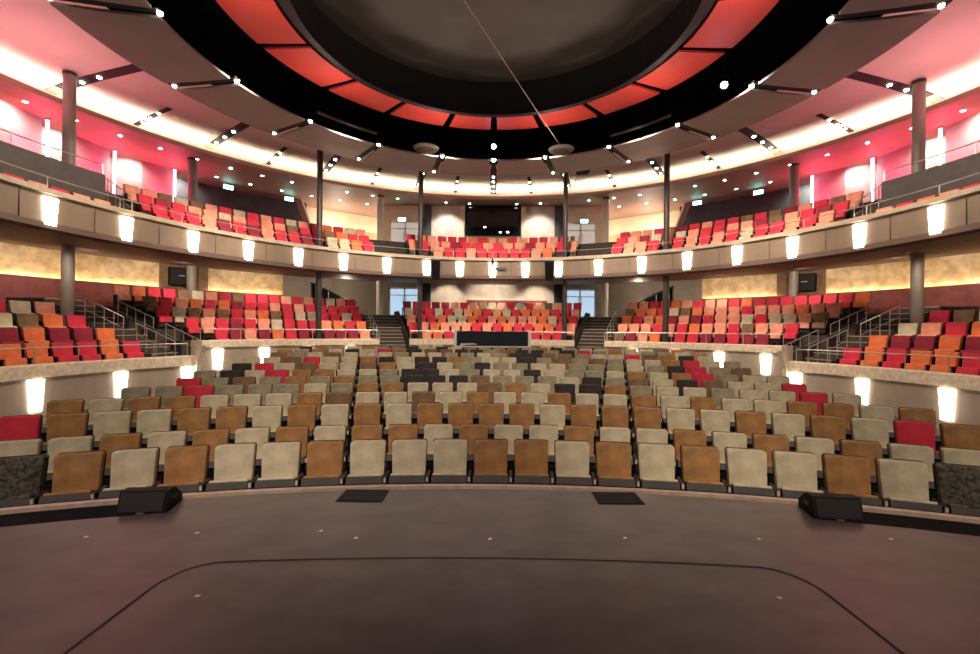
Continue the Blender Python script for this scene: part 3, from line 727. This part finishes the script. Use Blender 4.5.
# stalls ---------------------------------------------------------------
T_,B_,G_,RD,DK,MO = 'tan','beige','grey','red','dark','mottle'
def pat(st): return [{'B':'tan','G':'beige','R':'red','D':'mottle','g':'grey','k':'dark','b':'brown'}[c] for c in st]
rowpat = {  # to the left of the axis (outwards), centre if any, to the right (outwards)
 0: (pat('GGGBGGBGBD'), 'tan', pat('BGBGBGGBGD')),
 1: (pat('BGBBGBGBGBGG'), None, pat('GGBGGBGBGBGG')),
 2: (pat('BBGBGBGBBGGBR'), 'tan', pat('BGBBBGGBGBGRB')),
 3: (pat('BGbGGbBGGGBBGB'), None, pat('GGBGGBGBGGBBGB')),
}
REDPX = [(185,381),(196,391),(260,366),(275,374),(313,357),(383,351),(587,353),(635,357),(694,359),(697,366),(710,376),(803,385),(819,394)]
rnd = random.Random(11)
for k,h in enumerate(ROWH):
    r = 14.36+k; ph = (PT if k == 0 else .5355)/r
    cells = []
    if k in rowpat:
        l, c, rr = rowpat[k]
        for i,cc in enumerate(l): cells.append((-(i+(1 if c else .5)), cc))
        if c: cells.append((0,c))
        for i,cc in enumerate(rr): cells.append((i+(1 if c else .5), cc))
    elif k < 12:
        off = .5 if k%2 else 0.; i = -14
        while i+off <= 14:
            x = r*sin((i+off)*ph)
            if abs(x) <= 6.95:
                mid = abs(x) < 3.2 and k >= 5
                cc = rnd.choices(['beige','grey','tan','brown','dark'], [.22,.38,.05,.1,.25] if mid else [.42,.2,.18,.12,.08])[0]
                cells.append((i+off,cc))
            i += 1
    else:
        cells = [(q,'beige') for q in (-5,-4,4,5)]
    for q,cc in sorted(cells):
        a = q*ph; loc = Vector((r*sin(a), SY+r*cos(a), Z(h-.85)))
        loc.z -= .02; seats.append(dict(id=f's{k}.{q:g}', sec='stalls', row=k, col=cc, loc=loc, rz=-a))
for X,Y in REDPX:
    best = min((s for s in seats if s['row'] >= 4), key=lambda s: (px(s['loc']+Vector((0,0,.78)))[0]-X)**2+3*(px(s['loc']+Vector((0,0,.78)))[1]-Y-1)**2)
    best['col'] = 'red'
# terrace and circle ---------------------------------------------------
NEARC = {-1: ['RORROORO','OMMOMORM','RObBRGOb','SGRbGRbG','GGbGRbGG','SGbRGbbG'], 1: ['RORO'+'ORMO','OMMoMOMR','BSRoGRbG','RbGGbRGb','bGGbGGbR','BGBbGbGG']}
LET = {'R':'red','O':'orange','M':'maroon','S':'salmon','G':'beige','b':'brown','B':'beige','o':'orange'}
def ring_row(sec, k, r, hfloor, a0, a1, colf, s=None):
    PT = .63 if sec == 'terrace' else .545
    n = int(R_(a1-a0)*r/PT+.001)
    tot = degrees(n*PT/r); 
    for i in range(n):
        a = (a0+degrees((i+.5)*PT/r)) if s else (a0+a1)/2-tot/2+degrees((i+.5)*PT/r)
        aa = a*(s or 1)
        loc = P(r,aa,hfloor); seats.append(dict(id=f'{sec}{"LCR"[(s or 0)+1]}{k}.{i}', sec=sec, s=s or 0, row=k, col=colf(i), loc=loc, rz=-R_(aa)))
rn = random.Random(5)
def rc(front=False):
    return rn.choices(['red','orange','salmon','maroon','beige','brown','grey','dark'], [.40,.17,.19,.30,.0,.02,.0,.0] if front else [.42,.15,.22,.03,.11,.05,.02,.0])[0]
for s in (-1,1):
    for k in range(6):
        r = 12.3+.85*k; a0 = [aend(r,14.85),aend(r,14.9),aend(r,14.85),aend(r,15.0)+1,79.5,82][k]
        ring_row('terrace', k, r, -1.32+.41*k, a0, 92, lambda i: LET[NEARC[s][k][i % 8]], s)
    for k in range(5):
        r = 12.3+.88*k
        ring_row('circle', k, r, -.90+.41*k, 27.8, aend(r,16.75), lambda i: rc(k == 0), s)
    for k in range(3):
        r = 12.1+.87*k
        ring_row('balcony', k, r, 3.25+.45*k, 27.5, 70.6-.8*k, lambda i: rn.choices(['red','salmon','orange','beige','maroon','brown'],[.38,.28,.1,.1,.08,.04])[0], s)
    ring_row('balcony', 3, 12.1, 2.99+.02, 74.2, 92, lambda i: rn.choices(['red','salmon','orange'],[.4,.4,.2])[0], s)
for k in range(5):
    r = 12.3+.88*k
    ring_row('circle', k, r, -.90+.41*k, -19.4, 19.4, lambda i: rc(k == 0))
for k in range(3):
    r = 12.1+.87*k
    ring_row('balcony', k, r, 3.25+.45*k, -19.6, 19.6, lambda i: rn.choices(['red','salmon','orange','beige','maroon','brown'],[.42,.28,.1,.06,.08,.04])[0])
for s_ in seats:   # gallery front row sits lower than its step
    if s_['sec'] == 'balcony' and s_['row'] == 3: s_['loc'].z = Z(2.95)
def inframe(s_):
    for e in (-.22,.22):
        p = s_['loc']+Vector((e*cos(s_['rz']),e*sin(s_['rz']),.7)); x,y = px(p)
        if -2 <= x <= 982: return True
    return False
seats = [s_ for s_ in seats if inframe(s_)]
# labels: ordinal from the left (in the photo) within its row
byrow = {}
for s_ in seats: byrow.setdefault((s_['sec'],s_.get('s',0),s_['row']), []).append(s_)
for (sec,sg,row),L in byrow.items():
    L.sort(key=lambda s_: px(s_['loc'])[0])
    for i,s_ in enumerate(L):
        c = CN[s_['col']]; n = len(L)
        if sec == 'stalls':
            rt = 'front stalls row by the stage' if row == 0 else f'{ORD[row+1]} stalls row from the stage'
            dl, dr = i+1, n-i
            if dl == 1: pos = 'leftmost'
            elif dr == 1: pos = 'rightmost'
            elif dl <= dr: pos = f'{ORD[dl]} from the left'
            else: pos = f'{ORD[dr]} from the right'
            s_['label'] = f'{c} seat in the {rt}, {pos}'
            s_['group'] = f'stalls seats, row {row+1}'
        else:
            where = {'terrace':f'{side(sg)} side terrace','circle':{-1:'left circle',0:'middle circle',1:'right circle'}[sg],'balcony':{-1:'left balcony',0:'middle balcony',1:'right balcony'}[sg]}[sec]
            rt = 'front row' if row == 0 else ('row beneath the gallery' if sec == 'balcony' and row == 3 else f'row {[0,1,"two","three","four","five","six"][row+1]}')
            pos = 'leftmost' if i == 0 else ('rightmost' if i == n-1 else f'{ORD[i+1]} from the left')
            s_['label'] = f'{c} seat in the {rt} of the {where}, {pos}'
            s_['group'] = f'{where} seats, {rt}'
# the 300 seats that show largest: projected width times the height left visible over the row in front
def top_of(s_): return px(s_['loc']+Vector((0,0,.84)))
for s_ in seats:
    x, yt = top_of(s_); lo = px(s_['loc']+Vector((0,0,.24)))[1]
    front = byrow.get((s_['sec'],s_.get('s',0),s_['row']-1))
    if s_['sec'] == 'balcony' and s_['row'] in (0,3): lo = min(lo, px(P(11.3,degrees(-s_['rz']),3.5))[1])
    elif s_['sec'] == 'circle' and s_['row'] == 0: lo = min(lo, px(P(11.3,degrees(-s_['rz']),-.45))[1])
    elif front:
        yy = top_of(min(front, key=lambda q: abs(px(q['loc'])[0]-x)))[1]; lo = min(lo, yy+.25*(lo-yy))
    wd = .45*F/s_['loc'].y*(1.16 if s_['sec'] == 'terrace' else 1); s_['show'] = max(0, lo-yt)*min(wd, max(0, min(980, x+wd/2)-max(0, x-wd/2)))
def build_seat(s_):
    t = thing('theatre_seat', s_['label'], 'seat', s_['loc'], s_['rz'], s_['group'])
    soft = s_['sec'] != 'stalls'
    if soft: t.scale = (1.16 if s_['sec'] == 'terrace' else 1.025,1,1)
    link('backrest', MESH['backrest',s_['col']], t); link('seat_cushion', MESH['soft_cushion' if soft else 'seat_cushion',s_['col']], t)
    link('back_shell', MESH['back_shell'], t); link('seat_shell', MESH['soft_shell' if soft else 'seat_shell'], t)
    for nm in ('pedestal','armrest'): o = link(nm, MESH[nm], t)
    if not soft: link('arm_cap', MESH['arm_cap'], o)
rest = MB(); pl = back_mb('x', lo=True)
COLS = [P(14.43,s*73.3,0) for s in (-1,1)]+[P(16.65,s*54.3,0) for s in (-1,1)]+[P(11.9,s*39.6,0) for s in (-1,1)]+[P(11.9,s*17.2,0) for s in (-1,1)]+[P(16.4,s*23.,0) for s in (-1,1)]
seats = [s_ for s_ in seats if all((s_['loc'].xy-c.xy).length > .43 for c in COLS)]
KEEP = set(s_['id'] for s_ in sorted(seats, key=lambda q: -q['show'])[:300])
for s_ in seats:
    if s_['id'] in KEEP: build_seat(s_)
    else:
        q = MB(); slab(q, pl, 0, .075, s_['col'], .012)
        if s_['sec'] != 'stalls': softpan(q, s_['col']); softshell(q)
        else: pan(q, s_['col'], 'shell'); panshell(q)
        q.box(-.05,.05,-.1,.06,0,.12,'black')
        slab(q, [(x*1.03, z+.006 if z > .5 else z-.05) for x,z in pl], .076, .098, 'shell')
        q.box(-.285,-.255,-.2,.04,0,.47,'black')
        T = Matrix.Translation(s_['loc']) @ Matrix.Rotation(s_['rz'],4,'Z')
        if s_['sec'] != 'stalls': T = T @ Matrix.Diagonal((1.16 if s_['sec'] == 'terrace' else 1.025,1,1,1))
        o = len(rest.v)
        rest.v += [tuple(T @ Vector(v)) for v in q.v]
        for f,mi in zip(q.f,q.m): rest.f.append(tuple(x+o for x in f)); rest.m.append(rest.mi(q.mats[mi]))
if rest.v:
    o = link('distant_seats', rest.mesh('distant_seats'))
    tag(o, 'remaining red, orange and beige seats filling the circle and balcony rows', 'seats', kind='stuff')

# ------------------------------------------------------------------ lights
def light(name, typ, loc, energy, col, size=.3, target=None, angle=None, blend=.5, size_y=None):
    l = bpy.data.lights.new(name, typ); l.energy = energy; l.color = col
    o = bpy.data.objects.new(name, l); COL.objects.link(o); o.location = loc
    if typ == 'AREA':
        l.size = size
        if size_y: l.shape = 'RECTANGLE'; l.size_y = size_y
    else: l.shadow_soft_size = size
    if typ == 'SPOT': l.spot_size = R_(angle or 90); l.spot_blend = blend
    if target is not None: o.rotation_euler = (Vector(target)-Vector(loc)).to_track_quat('-Z','Y').to_euler()
    return o
WARM = (1,.84,.66); NEUT = (1,.93,.84)
WP = [(53.8,20.2),(54.2,18.95),(58,18.9),(61.4,19.6),(61.8,18.7),(66,18.2),(69.6,18.4),(70.2,17.55),(76,17.0),(82,16.8),(90,16.6),(106,16.6)]
def wr(a):
    if a < WP[0][0]: return 20.2
    for (a0,r0),(a1,r1) in zip(WP, WP[1:]):
        if a0 <= a <= a1: return r0+(r1-r0)*(a-a0)/(a1-a0)
    return 16.6
# house lights in the black band, aimed outwards over the seats
for a in (-75,-45,-16,16,45,75):
    light('house_light', 'SPOT', P(6.4,a,6.7), 2000, WARM, .35, P(13.5,a,.5), 95, .7)
# house lights over the stalls
for x,y in ((-4.5,9),(0,9.5),(4.5,9),(-3,14),(3,14)):
    light('house_light_stalls', 'SPOT', (x,y,Z(6.6)), 640, WARM, .4, (x*1.1,y+1.6,-.3), 76, .7)
# front-of-stage wash above the camera
for x in (-5,0,5):
    light('stage_wash', 'SPOT', (x,-1.5,6.8), 1500, WARM, .5, (x*1.1,10.4,-.2), 60, .5)
light('stage_side_left', 'SPOT', (-6.2,1.2,4.2), 230, (.86,.56,.95), .3, (-3.2,2.8,0), 70, 1)
light('stage_side_right', 'SPOT', (6.2,1.2,4.2), 90, (1,.55,.62), .3, (3.2,2.8,0), 70, 1)
for s in (-1,1):
    for a,r in ((71.4,16.7),(63,17.8),(55.6,18.0)):
        light('pink_tube_light', 'POINT', P(r,s*a,6.5), 105, (1,.045,.16), .25)
        light('side_downlight', 'SPOT', P(wr(a-3.2)-.8,s*(a-3.2),7.5), 300, NEUT, .06, P(wr(a-3.2),s*(a-3.2),6.3), 140, 1)
    light('pink_side_light', 'SPOT', P(13.6,s*80,5.6), 330, (1,.34,.38), .3, P(13.0,s*80,8.2), 150, .8)
    for a in (74,80,86,92): light('side_downlight', 'SPOT', P(wr(a)-.8,s*a,7.5), 330, NEUT, .06, P(wr(a),s*a,6.3), 140, 1)
    light('foyer_light', 'POINT', P(19.9,s*29,6.1), 230, WARM, .3)
    light('foyer_light', 'POINT', P(20.3,s*20.5,6.1), 150, WARM, .3)
    light('foyer_light_low', 'POINT', (s*8.0,24.6,Z(2.3)), 70, WARM, .2)
    light('panel_spot', 'SPOT', (s*2.8,25.6,Z(7.45)), 420, NEUT, .15, (s*2.8,27.4,Z(5.4)), 75, .6)
    light('panel_spot_low', 'SPOT', (s*2.6,25.6,Z(2.5)), 170, WARM, .12, (s*2.7,27.4,Z(1.5)), 75, .4)
    for a in (45,58,70,82,94): light('soffit_spot', 'SPOT', P(14.6,s*a,2.55), 190, WARM, .12, P(17.1,s*a,1.7), 120, .8)
for a in (-90,-76,-52,-44,-36,-12,0,12,36,44,52,76,90): light('balcony_downlight', 'SPOT', P(13.4,a,2.5), 130, WARM, .12, P(14.6,a,.4), 130, .8)
light('panel_spot_low', 'SPOT', (0,25.4,Z(2.5)), 200, WARM, .12, (0,27.4,Z(1.8)), 90, .4)
# uplight on the dome and red panels
for a in (-140,-100,-60,-20,20,60,100,140): light('dome_uplight', 'SPOT', P(5.6,a,6.1), 75, (1,.86,.74), .15, P(4.6,a,9), 150, .5)
w = bpy.data.worlds.new('world'); S.world = w; w.use_nodes = True
w.node_tree.nodes['Background'].inputs['Color'].default_value = (1,.86,.76,1); w.node_tree.nodes['Background'].inputs['Strength'].default_value = .10

S.view_settings.view_transform = 'Standard'; S.view_settings.look = 'None'; S.view_settings.gamma = 1; S.view_settings.use_curve_mapping = False
S.view_settings.exposure = .12
S.cycles.use_denoising = True
S.cycles.max_bounces = 6; S.cycles.diffuse_bounces = 3; S.cycles.glossy_bounces = 3; S.cycles.sample_clamp_indirect = 4
